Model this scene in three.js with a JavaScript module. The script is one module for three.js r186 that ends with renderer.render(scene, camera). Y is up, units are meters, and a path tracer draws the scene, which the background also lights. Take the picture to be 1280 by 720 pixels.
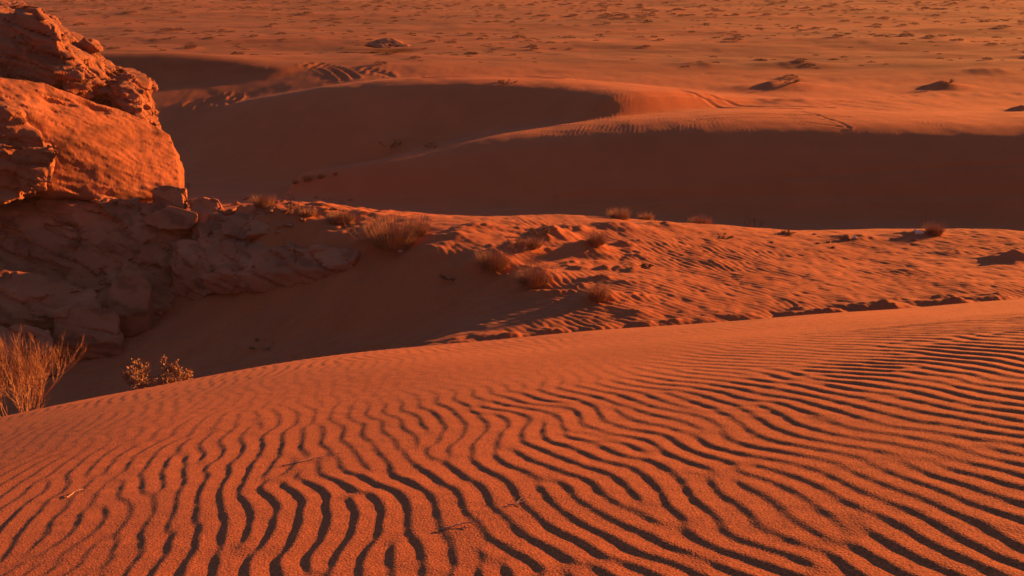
import * as THREE from 'three';
import { ConvexHull } from 'three/addons/math/ConvexHull.js';
import { mergeGeometries } from 'three/addons/utils/BufferGeometryUtils.js';

// ------------------------------------------------------------------ camera, sky, sun, exposure
const EYE = 12, F = 1500, PITCH = Math.atan(470 / 1500);
const scene = new THREE.Scene();
const camera = new THREE.PerspectiveCamera(2 * Math.atan(360 / F) * 180 / Math.PI, 16 / 9, 0.1, 9000);
camera.position.set(0, EYE, 0);
camera.rotation.order = 'YXZ';
camera.rotation.x = -PITCH;
scene.add(camera);

const SUN_AZ = 58 * Math.PI / 180, SUN_EL = 9.2 * Math.PI / 180;
const sunDir = new THREE.Vector3(Math.sin(SUN_AZ) * Math.cos(SUN_EL), Math.sin(SUN_EL), -Math.cos(SUN_AZ) * Math.cos(SUN_EL));
const sun = new THREE.DirectionalLight(new THREE.Color().setRGB(1, 0.325, 0.065), 5);
sun.position.copy(sunDir).multiplyScalar(160).add(new THREE.Vector3(0, 4, -50));
sun.target.position.set(0, 4, -50);
sun.castShadow = true;
sun.shadow.radius = 1.4;
sun.shadow.mapSize.set(4096, 4096);
Object.assign(sun.shadow.camera, { left: -90, right: 90, top: 60, bottom: -60, near: 1, far: 400 });
scene.add(sun, sun.target);

{ // dusk sky: dull violet overhead, dusty rose towards the horizon, a little warmer round the sun
  const W = 256, Hh = 128, data = new Float32Array(W * Hh * 4);
  for (let j = 0; j < Hh; j++) for (let i = 0; i < W; i++) {
    const el = ((j + 0.5) / Hh - 0.5) * Math.PI, az = ((i + 0.5) / W) * 2 * Math.PI - Math.PI;
    const v = [Math.cos(el) * Math.cos(az), Math.sin(el), Math.cos(el) * Math.sin(az)];
    const c = Math.max(0, v[0] * sunDir.x + v[1] * sunDir.y + v[2] * sunDir.z);
    const up = Math.max(0, v[1]), k = Math.exp(-up * 3.2), glow = Math.pow(c, 6);
    const o = (j * W + i) * 4;
    data[o] = 0.027 + 0.026 * k + 0.045 * glow * k;
    data[o + 1] = 0.040 + 0.024 * k + 0.022 * glow * k;
    data[o + 2] = 0.072 + 0.025 * k + 0.010 * glow * k;
    data[o + 3] = 1;
  }
  const sky = new THREE.DataTexture(data, W, Hh, THREE.RGBAFormat, THREE.FloatType);
  sky.mapping = THREE.EquirectangularReflectionMapping;
  sky.magFilter = THREE.LinearFilter;
  sky.needsUpdate = true;
  scene.background = sky;
  scene.environment = sky;
}
scene.fog = new THREE.FogExp2(new THREE.Color().setRGB(1, 0.62, 0.42), 0.0004);
const renderer = new THREE.WebGLRenderer({ antialias: true });
renderer.toneMapping = THREE.LinearToneMapping;
renderer.toneMappingExposure = 2.85;
renderer.shadowMap.enabled = true;

// ------------------------------------------------------------------ helpers
function rng(seed) { let s = seed >>> 0; return () => { s = (s + 0x6D2B79F5) | 0; let t = Math.imul(s ^ (s >>> 15), 1 | s); t = (t + Math.imul(t ^ (t >>> 7), 61 | t)) ^ t; return ((t ^ (t >>> 14)) >>> 0) / 4294967296; }; }
const clamp = (x, a, b) => x < a ? a : x > b ? b : x;
const lerp = (a, b, t) => a + (b - a) * t;
const sstep = (a, b, x) => { const t = clamp((x - a) / (b - a), 0, 1); return t * t * (3 - 2 * t); };
const PERM = new Uint8Array(512);
{ const r = rng(77), p = [...Array(256).keys()]; for (let i = 255; i > 0; i--) { const j = (r() * (i + 1)) | 0; [p[i], p[j]] = [p[j], p[i]]; } for (let i = 0; i < 512; i++) PERM[i] = p[i & 255]; }
const G2X = new Float32Array(256), G2Y = new Float32Array(256), G3 = new Float32Array(768);
{ const r = rng(5); for (let i = 0; i < 256; i++) { const a = r() * 6.2832; G2X[i] = Math.cos(a); G2Y[i] = Math.sin(a); const z = r() * 2 - 1, b = r() * 6.2832, q = Math.sqrt(1 - z * z); G3[i * 3] = q * Math.cos(b); G3[i * 3 + 1] = q * Math.sin(b); G3[i * 3 + 2] = z; } }
function n2(x, y) {
  const xi = Math.floor(x), yi = Math.floor(y), fx = x - xi, fy = y - yi, X = xi & 255, Y = yi & 255;
  const u = fx * fx * fx * (fx * (fx * 6 - 15) + 10), v = fy * fy * fy * (fy * (fy * 6 - 15) + 10);
  const a = PERM[PERM[X] + Y], b = PERM[PERM[X + 1] + Y], c = PERM[PERM[X] + Y + 1], d = PERM[PERM[X + 1] + Y + 1];
  const na = G2X[a] * fx + G2Y[a] * fy, nb = G2X[b] * (fx - 1) + G2Y[b] * fy, nc = G2X[c] * fx + G2Y[c] * (fy - 1), nd = G2X[d] * (fx - 1) + G2Y[d] * (fy - 1);
  return 1.5 * lerp(lerp(na, nb, u), lerp(nc, nd, u), v);
}
function n3(x, y, z) {
  const xi = Math.floor(x), yi = Math.floor(y), zi = Math.floor(z), fx = x - xi, fy = y - yi, fz = z - zi, X = xi & 255, Y = yi & 255, Z = zi & 255;
  const u = fx * fx * (3 - 2 * fx), v = fy * fy * (3 - 2 * fy), w = fz * fz * (3 - 2 * fz);
  const g = (i, a, b, c) => { i *= 3; return G3[i] * a + G3[i + 1] * b + G3[i + 2] * c; };
  const A = PERM[X] + Y, B = PERM[X + 1] + Y;
  const x00 = lerp(g(PERM[PERM[A] + Z], fx, fy, fz), g(PERM[PERM[B] + Z], fx - 1, fy, fz), u);
  const x10 = lerp(g(PERM[PERM[A + 1] + Z], fx, fy - 1, fz), g(PERM[PERM[B + 1] + Z], fx - 1, fy - 1, fz), u);
  const x01 = lerp(g(PERM[PERM[A] + Z + 1], fx, fy, fz - 1), g(PERM[PERM[B] + Z + 1], fx - 1, fy, fz - 1), u);
  const x11 = lerp(g(PERM[PERM[A + 1] + Z + 1], fx, fy - 1, fz - 1), g(PERM[PERM[B + 1] + Z + 1], fx - 1, fy - 1, fz - 1), u);
  return 1.5 * lerp(lerp(x00, x10, v), lerp(x01, x11, v), w);
}
const fbm2 = (x, y, o) => { let s = 0, a = 0.5; for (let i = 0; i < o; i++) { s += a * n2(x, y); x = x * 2.03 + 17.1; y = y * 2.03 - 9.7; a *= 0.5; } return s; };
const fbm3 = (x, y, z, o) => { let s = 0, a = 0.5; for (let i = 0; i < o; i++) { s += a * n3(x, y, z); x = x * 2.03 + 7.1; y = y * 2.03 - 3.7; z = z * 2.03 + 1.3; a *= 0.5; } return s; };
const ridge3 = (x, y, z, o) => { let s = 0, a = 0.5; for (let i = 0; i < o; i++) { s += a * (1 - 2 * Math.abs(n3(x, y, z))); x = x * 2.1 + 7.1; y = y * 2.1 - 3.7; z = z * 2.1 + 1.3; a *= 0.5; } return s; };

// a surveyed point: bearing of a sight line from the dune top and the distance along it
const CP = Math.cos(PITCH), SP = Math.sin(PITCH);
function sight(px, py) { const u = (px - 640) / F, v = -(py - 360) / F, y = v * CP - SP, z = -(v * SP + CP); return [u / -z, y / -z]; } // per metre forward: x, y
function at(px, py, d) { const [sx, sy] = sight(px, py); return [sx * d, EYE + sy * d, -d]; }

const names = {};
function numbered(n) { names[n] = (names[n] ?? -1) + 1; return names[n] ? `${n}_${String(names[n]).padStart(3, '0')}` : n; }
function tag(o, name, label, category, group, kind) {
  o.name = numbered(name); o.userData.label = label; o.userData.category = category;
  if (group) o.userData.group = group;
  if (kind) o.userData.kind = kind;
  scene.add(o); return o;
}
const shadowed = m => { m.castShadow = m.receiveShadow = true; return m; };

// ------------------------------------------------------------------ wind ripples: windowed waves with aligned phases, so that crests fork and end
const PROFILE = (() => { // long even windward side, short steep lee side, both rounded off
  const n = 256, raw = [], out = new Float32Array(n + 1);
  for (let i = 0; i < n; i++) { const t = i / n; raw.push(t < 0.74 ? t / 0.74 : (1 - t) / 0.26); }
  for (let i = 0; i <= n; i++) { let v = 0; for (let k = -14; k <= 14; k++) v += raw[(i + k + n) % n]; out[i] = v / 29 - 0.5; }
  return out;
})();
class Ripples {
  constructor(x0, x1, z0, z1, lam, dir, seed, iters = 6) {
    Object.assign(this, { x0, z0, lam, cell: lam * 1.05 });
    const r = rng(seed), c = this.cell;
    this.nx = Math.ceil((x1 - x0) / c); this.nz = Math.ceil((z1 - z0) / c);
    const n = this.nx * this.nz;
    this.kx = new Float32Array(n); this.kz = new Float32Array(n); this.wx = new Float32Array(n); this.wz = new Float32Array(n); this.ph = new Float32Array(n);
    for (let j = 0, k = 0; j < this.nz; j++) for (let i = 0; i < this.nx; i++, k++) {
      const x = x0 + (i + r()) * c, z = z0 + (j + r()) * c, a = dir(x, z), w = 2 * Math.PI / lam * (0.93 + 0.14 * r());
      this.kx[k] = x; this.kz[k] = z; this.wx[k] = Math.cos(a) * w; this.wz[k] = Math.sin(a) * w; this.ph[k] = r() * 6.2832;
    }
    for (let it = 0; it < iters; it++) for (let k = 0; k < n; k++) { const s = this.sum(this.kx[k], this.kz[k]); this.ph[k] = lerp(0, Math.atan2(s[1], s[0]), 1); }
  }
  sum(x, z) {
    const c = this.cell, i0 = Math.floor((x - this.x0) / c), j0 = Math.floor((z - this.z0) / c), b = 1 / (1.25 * this.lam * 1.25 * this.lam);
    let re = 0, im = 0, W = 1e-6;
    for (let j = Math.max(0, j0 - 2); j <= Math.min(this.nz - 1, j0 + 2); j++) for (let i = Math.max(0, i0 - 2); i <= Math.min(this.nx - 1, i0 + 2); i++) {
      const k = j * this.nx + i, dx = x - this.kx[k], dz = z - this.kz[k], w = Math.exp(-(dx * dx + dz * dz) * b);
      if (w < 0.01) continue;
      const p = this.wx[k] * dx + this.wz[k] * dz + this.ph[k];
      re += w * Math.cos(p); im += w * Math.sin(p); W += w;
    }
    return [re, im, W];
  }
  h(x, z) { const [re, im, W] = this.sum(x, z); const p = (Math.atan2(im, re) / (2 * Math.PI) + 0.5) * 256, i = Math.min(255, p | 0), m = Math.min(1, Math.hypot(re, im) / W * 1.6); return lerp(PROFILE[i], PROFILE[i + 1], p - i) * m; }
}
// crest direction as (x, towards the viewer); the wave runs across it
const across = (ax, az) => Math.atan2(ax, -az);   // angle of the normal (-az, ax) -> points to the left
const nearRipples = new Ripples(-4.5, 6, -11.5, -1.2, 0.086, (x, z) => {
  const t = sstep(-2, 2.5, x);
  return across(lerp(0.12, 0.5, t), 1) + 0.38 * n2(x * 1.7 + 3, z * 1.7) + 0.30 * n2(x * 5.2, z * 5.2 + 8);
}, 11, 4);
const midRipples = new Ripples(-14, 26, -57, -16, 0.17, (x, z) => {
  const d = -z, t = sstep(36, 43, d);
  return across(lerp(0.75, 0.1, t), 1) + 0.5 * n2(x * 0.6, z * 0.6) + 0.25 * n2(x * 1.7, z * 1.7);
}, 12, 3);

// ------------------------------------------------------------------ the lie of the land: D(x, d) = metres below the eye
const POINTS = [
  [-12, 16, 9.2], [-5, 16, 8.9], [0, 16, 8.2], [5, 16, 8.0], [11, 16, 7.9],
  [-9, 19, 9.5], [-5, 19.5, 9.2], [-2.6, 19.3, 8.5], [2, 19, 8.2], [6, 19, 8.0], [11, 20, 7.9],
  [-12, 24, 10.1], [-8, 24, 9.9], [-5.5, 23.5, 9.5], [-2.8, 22.8, 8.9], [-9, 27.5, 10.0], [-6, 27, 9.6], [-2.6, 25.4, 8.95],
  [-1.7, 27.4, 7.75], [1.7, 25.2, 7.7], [-1.9, 20.8, 7.75], [0.0, 21.6, 7.65], [1.0, 23.5, 7.65],
  [1.2, 27.5, 7.85], [5, 27, 8.0], [9, 28, 8.2], [13, 29, 8.3], [12, 24.5, 7.85], [7, 23.5, 7.7], [2.5, 22, 7.65],
  [6, 32.5, 8.4], [14, 33.2, 8.65], [1.5, 33, 8.15], [-1, 32.6, 8.1], [-3, 30.5, 7.7],
  [-4.6, 30.8, 7.75], [-7, 31.5, 7.7], [-9.8, 33, 8.5], [-13, 33.5, 8.8], [-18, 34, 9],
  [-4.4, 29.9, 7.85], [-6.2, 30.4, 7.95], [-6.3, 28.4, 9.3], [-9, 30.4, 9.7], [-12, 30.8, 9.9], [-17, 29, 10.2],
  [-6, 36, 9.3], [-10, 38, 9.8], [-14, 40, 10], [-20, 40, 10], [0, 38, 9.8], [8, 37.5, 9.8], [16, 37.5, 9.9], [24, 38, 9.9],
  [-8, 43, 10.2], [0, 42, 10.1], [8, 41, 10.1], [16, 40, 10], [22, 40, 10],
  [-14, 47, 10.9], [-6, 48, 10.9], [0, 49, 10.4], [-18, 54, 10.9], [-22, 48, 10.8], [-15, 58, 10.7],
  [5, 52, 9.0], [12, 52, 8.6], [20, 52, 8.6], [-9, 64, 8.9], [-20, 66.5, 9.5], [0, 62, 8.8], [10, 60, 8.8], [20, 60, 8.8], [-28, 67, 9.7], [30, 60, 8.8],
  [-35, 80, 9], [0, 80, 9], [35, 80, 9], [-40, 95, 9.5], [0, 95, 9.5], [40, 95, 9.5],
];
const TPS = (() => {
  const n = POINTS.length, N = n + 3, A = [], U = r2 => r2 < 1e-9 ? 0 : r2 * Math.log(r2);
  for (let i = 0; i < N; i++) A.push(new Float64Array(N + 1));
  for (let i = 0; i < n; i++) {
    for (let j = 0; j < n; j++) A[i][j] = U((POINTS[i][0] - POINTS[j][0]) ** 2 + (POINTS[i][1] - POINTS[j][1]) ** 2);
    A[i][i] += 0.4;
    A[i][n] = A[n][i] = 1; A[i][n + 1] = A[n + 1][i] = POINTS[i][0]; A[i][n + 2] = A[n + 2][i] = POINTS[i][1]; A[i][N] = POINTS[i][2];
  }
  for (let c = 0; c < N; c++) {
    let p = c; for (let r = c + 1; r < N; r++) if (Math.abs(A[r][c]) > Math.abs(A[p][c])) p = r;
    [A[c], A[p]] = [A[p], A[c]];
    for (let r = 0; r < N; r++) if (r !== c) { const f = A[r][c] / A[c][c]; if (f) for (let k = c; k <= N; k++) A[r][k] -= f * A[c][k]; }
  }
  const w = A.map((row, i) => row[N] / row[i]);
  return (x, d) => { let s = w[n] + w[n + 1] * x + w[n + 2] * d; for (let i = 0; i < n; i++) { const a = x - POINTS[i][0], b = d - POINTS[i][1], r = a * a + b * b; if (r > 1e-9) s += w[i] * r * Math.log(r); } return s; };
})();
function plainD(d) { return 9 + (Math.min(d, 300) - 80) * 0.042 + Math.max(0, d - 300) * 0.002; }
function baseD(x, d) {
  const dd = clamp(d, 15, 95), lim = dd * 0.5 + 3, t = sstep(70, 92, d);
  let s = t < 1 ? TPS(clamp(x, -lim, lim), dd) : 0;
  if (t > 0) s = lerp(s, plainD(d), t);
  return s;
}
function foreD(x0, d0) { // the dune one stands on
  const x = clamp(x0, -8, 8), d = Math.max(d0, -5), wide = Math.max(0, Math.abs(x0) - 8), back = Math.max(0, -5 - d0), off = 0.03 * wide * wide + 0.02 * back * back;
  if (off > 20) return 99;
  const t = -(x + 1.6), l = (Math.sqrt(t * t + 0.64) + t) / 2; // falls away to the left
  return off + 1.27 + 0.105 * d + 0.0127 * d * d - (0.08 + 0.05 * (1 - sstep(3.2, 8.5, d))) * x + 0.132 * l * sstep(2, 8, d) + 0.02 * n2(x * 0.7, d * 0.7) * sstep(1, 6, d);
}
// dune crests: sight line and distance; lee (shaded) side towards the viewer
function crest(list) {
  const p = list.map(([px, py, d]) => new THREE.Vector3(...at(px, py, d)));
  const q = new THREE.CatmullRomCurve3(p, false, 'centripetal').getSpacedPoints(list.length * 3);
  for (let it = 0; it < 26; it++) { const c = q.map(v => v.clone()); for (let i = 1; i + 1 < q.length; i++) q[i].copy(c[i]).multiplyScalar(0.5).addScaledVector(c[i - 1], 0.25).addScaledVector(c[i + 1], 0.25); } // an even sweep without kinks
  return q;
}
const CRESTS = [
  { line: crest([[330, 228, 47.5], [380, 215, 47.2], [480, 204, 46.8], [600, 189, 46.2], [700, 179, 45.8], [800, 167, 45.2], [900, 160, 45], [980, 161, 44.8], [1060, 167, 44.4], [1150, 170, 44.2], [1280, 169, 43.6], [1420, 168, 43.2], [1600, 168, 43]]), lee: 0.50, stoss: 0.03, r: 1.7, fade: 0.03 },
  { line: crest([[60, 178, 66], [150, 165, 65], [215, 150, 63.5], [256, 138, 62], [310, 127, 60.5], [392, 112, 58.5], [460, 105, 57.5], [528, 106, 57], [618, 105, 56.5], [700, 109, 55.2], [748, 115, 53.8], [785, 123, 51.9], [815, 133, 50.2], [840, 142, 49]]), lee: 0.46, stoss: 0.07, r: 2.0, fade: 0.11 },
  { line: crest([[-40, 76, 72], [40, 70, 72], [138, 68, 72], [210, 68, 72], [256, 71, 71.5], [301, 77, 71], [346, 85, 70], [374, 92, 69], [395, 102, 67]]), lee: 0.48, stoss: 0.05, r: 0.9, fade: 0.15 },
];
for (const c of CRESTS) { c.box = [1e9, -1e9, 1e9, -1e9]; for (const p of c.line) { c.box[0] = Math.min(c.box[0], p.x); c.box[1] = Math.max(c.box[1], p.x); c.box[2] = Math.min(c.box[2], -p.z); c.box[3] = Math.max(c.box[3], -p.z); } }
function duneD(c, x, d) {
  if (x < c.box[0] - 8 || x > c.box[1] + 8 || d < c.box[2] - 9 || d > c.box[3] + 25) return 99;
  let best = 1e9, s = 0, h = 0, sg = 1, along = 0;
  const L = c.line;
  for (let i = 0; i + 1 < L.length; i++) {
    const ax = L[i].x, ad = -L[i].z, bx = L[i + 1].x - ax, bd = -L[i + 1].z - ad, q = clamp(((x - ax) * bx + (d - ad) * bd) / (bx * bx + bd * bd), 0, 1);
    const ex = x - ax - bx * q, ed = d - ad - bd * q, r = ex * ex + ed * ed;
    if (r < best) { best = r; along = (i + q) / (L.length - 1); h = lerp(L[i].y, L[i + 1].y, q); sg = bx * ed - bd * ex < 0 ? 1 : -1; }
  }
  s = Math.sqrt(best) * sg;                       // positive on the lee side
  const R = c.r, soft = (Math.sqrt(s * s + R * R) + s) / 2; // rounds the brink
  return EYE - h + c.lee * (soft - R / 2) + (s < 0 ? -(c === CRESTS[0] ? lerp(0.2, c.stoss, sstep(-7, -0.5, x)) : c.stoss) * s + 0.009 * s * s : 0) + 3.2 * (sstep(0.04, 0, along) + sstep(1 - c.fade, 1, along)); // both ends run out below the plain
}
const smin = (a, b, k) => { const t = Math.max(k - Math.abs(a - b), 0) / k; return Math.min(a, b) - t * t * k * 0.25; };
// mounds and hummocks, [sight x, sight y, guessed distance, radius, height]
const MOUNDS = [];
const MHASH = new Map();
function addMound(x, d, r, h, sx = 1) { const m = [x, d, r, h, sx]; MOUNDS.push(m); const R = r * 2.2 * Math.max(1, sx); for (let i = Math.floor((x - R) / 4); i <= Math.floor((x + R) / 4); i++) for (let j = Math.floor((d - R) / 4); j <= Math.floor((d + R) / 4); j++) { const k = i * 5000 + j; if (!MHASH.has(k)) MHASH.set(k, []); MHASH.get(k).push(m); } }
const TRACKS = [];
let layer = 0;
function smoothD(x, d, parts) { // without ripples and small relief
  const f = d < 24 ? foreD(x, d) : 99, b = baseD(x, d);
  let v = smin(f, b, 0.35), who = f < b ? 1 : 0, lo = Math.min(f, b);
  for (let i = 0; i < CRESTS.length; i++) { const q = duneD(CRESTS[i], x, d); if (q < 90) { if (q < lo) { lo = q; who = 2 + i; } v = smin(v, q, 0.5); } }
  layer = who;
  return v;
}
function reliefD(x, d) {
  const z = -d, fore = d < 16 ? 1 - sstep(14, 16, d) : 0;
  let r = 0;
  if (d > 60) { const k = sstep(60, 85, d); r += k * (0.55 * n2(x * 0.028, d * 0.05) + 0.14 * n2(x * 0.09 + 5, d * 0.16) + 0.05 * n2(x * 0.3, d * 0.42) - 0.18 * Math.max(0, n2(x * 0.2 + 1.7, d * 0.34) - 0.2) - 0.10 * Math.max(0, n2(x * 0.5, d * 0.7) - 0.25)); }
  if (d > 15 && d < 70) {
    r += (1 - fore) * 0.06 * fbm2(x * 0.35, d * 0.35, 3);
    if (d > 36) r += (layer > 1 ? 0.25 : 1) * (0.025 * n2(x * 0.9 + 0.5 * d, d * 0.35) * (0.6 + n2(x * 0.15, d * 0.15)) + 0.008 * n2(x * 2.2, d * 1.4) + 0.02 * Math.max(0, n2(x * 1.1, d * 0.8 + 5) - 0.2));
    const rough = sstep(18, 21, d) * (1 - sstep(34, 37, d)) * sstep(-4, -1, x);
    if (rough > 0) r += rough * (0.032 * n2(x * 1.05 + 0.5 * d, d * 0.9) * (0.5 + 0.5 * n2(x * 0.25, d * 0.25)) + 0.02 * n2(x * 2.2, d * 2.0) + 0.022 * Math.max(0, n2(x * 4.1, d * 3.6 + 4)));
    const bowl = sstep(15, 19, d) * (1 - sstep(34, 36, d)) * (1 - sstep(-4, -1, x));
    if (bowl > 0) r += bowl * (0.16 * fbm2(x * 0.9, d * 0.9, 4) + 0.04 * n2(x * 3.1, d * 3.1));
  }
  const L = MHASH.get(Math.floor(x / 4) * 5000 + Math.floor(d / 4));
  if (L) for (const m of L) { const a = (x - m[0]) / m[4], b = d - m[1], q = (a * a + b * b) / (m[2] * m[2]); if (q < 4.4) r -= m[3] * Math.exp(-q * 1.6) * (1 + 0.35 * n2(x / m[2] * 1.7, d / m[2] * 1.7)); }
  for (const t of TRACKS) {
    if (x < t.b[0] || x > t.b[1] || d < t.b[2] || d > t.b[3]) continue;
    let best = 1e9; const P = t.p;
    for (let i = 0; i + 1 < P.length; i++) { const bx = P[i + 1][0] - P[i][0], bd = P[i + 1][1] - P[i][1], q = clamp(((x - P[i][0]) * bx + (d - P[i][1]) * bd) / (bx * bx + bd * bd), 0, 1); best = Math.min(best, Math.hypot(x - P[i][0] - bx * q, d - P[i][1] - bd * q)); }
    const s = best / t.w; if (s < 3) r += t.h * (Math.exp(-s * s * 2.5) - 0.55 * Math.exp(-((s - 1.35) ** 2) * 5));
  }
  return r;
}
function rippleD(x, d, who, v) {
  const z = -d;
  if (who === 1 && d < 11.4 && x > -4.6 && x < 6) {
    const near = 1 - sstep(4.4 + 0.42 * x, 6.4 + 0.42 * x, d), far = sstep(7, 8.6, d) * sstep(2.5, -0.5, x);
    const a = (0.0017 + 0.0035 * near + 0.0020 * sstep(0.2, 2.4, x) + 0.0030 * far) * (0.92 + 0.5 * n2(x * 1.1, d * 1.1) + 0.25 * n2(x * 3.3, d * 3.3)) * (1 - 0.7 * sstep(1.0, 0.3, Math.hypot((x + 0.1) / 1.6, (d - 6.3) / 1.1))) * sstep(1.6, 2.2, d);
    return -a * nearRipples.h(x, z) - 0.0012 * n2(x * 14, d * 14);
  }
  if (d > 17 && d < 56 && x > -13.5 && x < 25.5) {
    const mid = sstep(18, 20, d) * (1 - sstep(34.5, 36, d)) * sstep(-3.5, -0.5, x) * (who === 1 ? 0 : 1);
    const top = sstep(42, 44, d) * sstep(8.9, 8.3, v);
    const a = mid * 0.026 * (0.6 + 0.75 * n2(x * 0.3 + 7, d * 0.3)) * (1 - 0.45 * sstep(29, 33, d)) + top * 0.012;
    if (a > 0.0005) return -a * midRipples.h(x, z);
  }
  return 0;
}
function groundD(x, d) { const v = smoothD(x, d); const w = layer; return v + reliefD(x, d) + rippleD(x, d, w, v); }
const groundY = (x, z) => EYE - groundD(x, -z);
function hit(px, py, from = 2.4, to = 260) { // where a sight line meets the ground
  const [sx, sy] = sight(px, py); let d = from, prev = from;
  while (d < to) { if (-sy * d > smoothD(sx * d, d) + reliefD(sx * d, d)) { let a = prev, b = d; for (let i = 0; i < 18; i++) { const m = (a + b) / 2; if (-sy * m > smoothD(sx * m, m) + reliefD(sx * m, m)) b = m; else a = m; } return [sx * b, EYE + sy * b, -b]; } prev = d; d += Math.max(0.03, d * 0.004); }
  return [sx * to, EYE + sy * to, -to];
}
function spot(px, py, from) { const p = hit(px, py, from); return p; }

function moundAt(px, py, r, h, sx = 1, from = 13) { const p = hit(px, py, from); addMound(p[0], -p[2], r, h, sx); return p; }
for (const [px, py, r, h, sx] of [
  [692, 294, 0.5, 0.34, 1.2], [736, 314, 0.55, 0.36, 1.2], [652, 312, 0.5, 0.28, 1], [612, 330, 0.6, 0.42, 1], [668, 350, 0.6, 0.34, 1.3], [748, 372, 0.45, 0.26, 1.2],
  [476, 298, 0.8, 0.35, 1.2], [1068, 300, 0.55, 0.22, 1.3], [1150, 295, 0.6, 0.22, 1.3], [1266, 325, 0.6, 0.36, 1.1], [985, 293, 0.3, 0.1, 1], [890, 330, 0.5, 0.12, 1.6], [1130, 340, 0.5, 0.14, 1.6], [1200, 318, 0.4, 0.12, 1.6],
  [780, 285, 0.6, 0.2, 1.5], [720, 288, 0.4, 0.18, 1.5], [830, 283, 0.5, 0.16, 1.5], [560, 296, 0.5, 0.12, 1.5], [530, 318, 0.5, 0.2, 1.5],
]) moundAt(px, py, r, h * 0.72, sx);
for (const [px, py, r, h, sx] of [[980, 110, 1.5, 0.32, 1.9], [1182, 109, 0.9, 0.30, 1.6], [985, 126, 1.0, 0.12, 2.2], [1278, 139, 0.7, 0.26, 1.2], [998, 82, 1.6, 0.22, 1.6], [487, 186, 1.1, 0.32, 1.2], [540, 184, 0.7, 0.18, 1.2], [880, 82, 1.4, 0.2, 1.5], [1240, 90, 1.4, 0.22, 1.5]]) moundAt(px, py, r, h, sx, 36);
{ // trampled edge beyond the near dune
  const r = rng(31);
  for (let i = 0; i < 90; i++) { const px = 420 + 860 * r(), big = px > 960 && px < 1250 ? 1 : 0.45, edge = 446 - 0.078 * (px - 394), p = hit(px, edge - 4 - 14 * r() * r(), 13); addMound(p[0], -p[2], 0.12 + 0.16 * r(), big * (0.03 + 0.05 * r()), 1.2 + r()); }
  for (let i = 0; i < 60; i++) { const p = hit(540 + 260 * r(), 280 + 110 * r(), 15); addMound(p[0], -p[2], 0.12 + 0.16 * r(), 0.03 + 0.05 * r(), 1.2 + r()); }
}
const SCRUB = []; // low bushes of the far plain, each on its own small hummock
{
  const r = rng(63);
  while (SCRUB.length < 290) {
    const d = 66 + 150 * Math.pow(r(), 0.8), x = (r() - 0.5) * 0.98 * d, dens = 0.5 + 0.9 * n2(x * 0.045 + 3, d * 0.03) + (x > 0 ? 0.25 : 0);
    if (r() > dens || (x < -8 && d < 78)) continue;
    const size = 0.28 + 0.5 * r() * r() + 0.0012 * d;
    SCRUB.push([x, d, size]); addMound(x, d, size * 1.2, size * 0.2, 1.8);
  }
}
function track(list, w, h, from = 36) {
  const c = new THREE.CatmullRomCurve3(list.map(([px, py, d]) => { const p = d ? at(px, py, d) : hit(px, py, from); return new THREE.Vector3(p[0], 0, p[2]); }), false, 'centripetal');
  const p = c.getPoints(Math.max(10, list.length * 5)).map(v => [v.x, -v.z]), b = [1e9, -1e9, 1e9, -1e9];
  for (const [x, d] of p) { b[0] = Math.min(b[0], x - 3 * w); b[1] = Math.max(b[1], x + 3 * w); b[2] = Math.min(b[2], d - 3 * w); b[3] = Math.max(b[3], d + 3 * w); }
  return { p, b, w, h };
}
TRACKS.push(...[
  [[[384, 79], [405, 84], [421, 91], [430, 99]], 0.2, 0.09], [[[398, 79], [418, 84], [436, 91], [446, 98]], 0.2, 0.09], [[[375, 80], [392, 85], [410, 93]], 0.16, 0.06],
  [[[455, 86], [470, 89], [488, 93]], 0.22, 0.08], [[[462, 90], [480, 93], [492, 96]], 0.2, 0.06],
  [[[240, 136], [262, 130], [275, 124], [284, 119]], 0.16, 0.08], [[[256, 137], [285, 130], [300, 122]], 0.16, 0.08], [[[238, 128], [268, 127], [300, 119]], 0.16, 0.07], [[[228, 131], [262, 136], [300, 124]], 0.14, 0.07],
  [[[540, 98, 59.5], [640, 93, 59.5], [700, 93, 58.4]], 0.25, 0.07], [[[540, 101, 61], [640, 96, 61], [710, 97, 60]], 0.2, 0.06],
  [[[870, 150], [960, 147], [1040, 150]], 0.14, 0.018], [[[880, 145], [960, 142], [1060, 146]], 0.14, 0.018], [[[850, 112, 56], [920, 118, 54], [1000, 120, 53]], 0.22, 0.04], [[[840, 110, 57.5], [920, 118, 55.5], [1040, 117, 54.2]], 0.22, 0.04], [[[1040, 128], [1130, 121], [1290, 118]], 0.2, 0.04],
  [[[990, 138], [1030, 147], [1062, 160]], 0.1, 0.02], [[[1000, 152], [1030, 156], [1062, 160]], 0.1, 0.02],
  [[[700, 247], [860, 241], [1060, 239], [1290, 236]], 0.25, 0.09], [[[720, 253], [880, 247], [1080, 246], [1290, 243]], 0.25, 0.08], [[[980, 222], [1120, 212], [1290, 204]], 0.2, 0.06],
].map(a => track(...a)));

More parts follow.
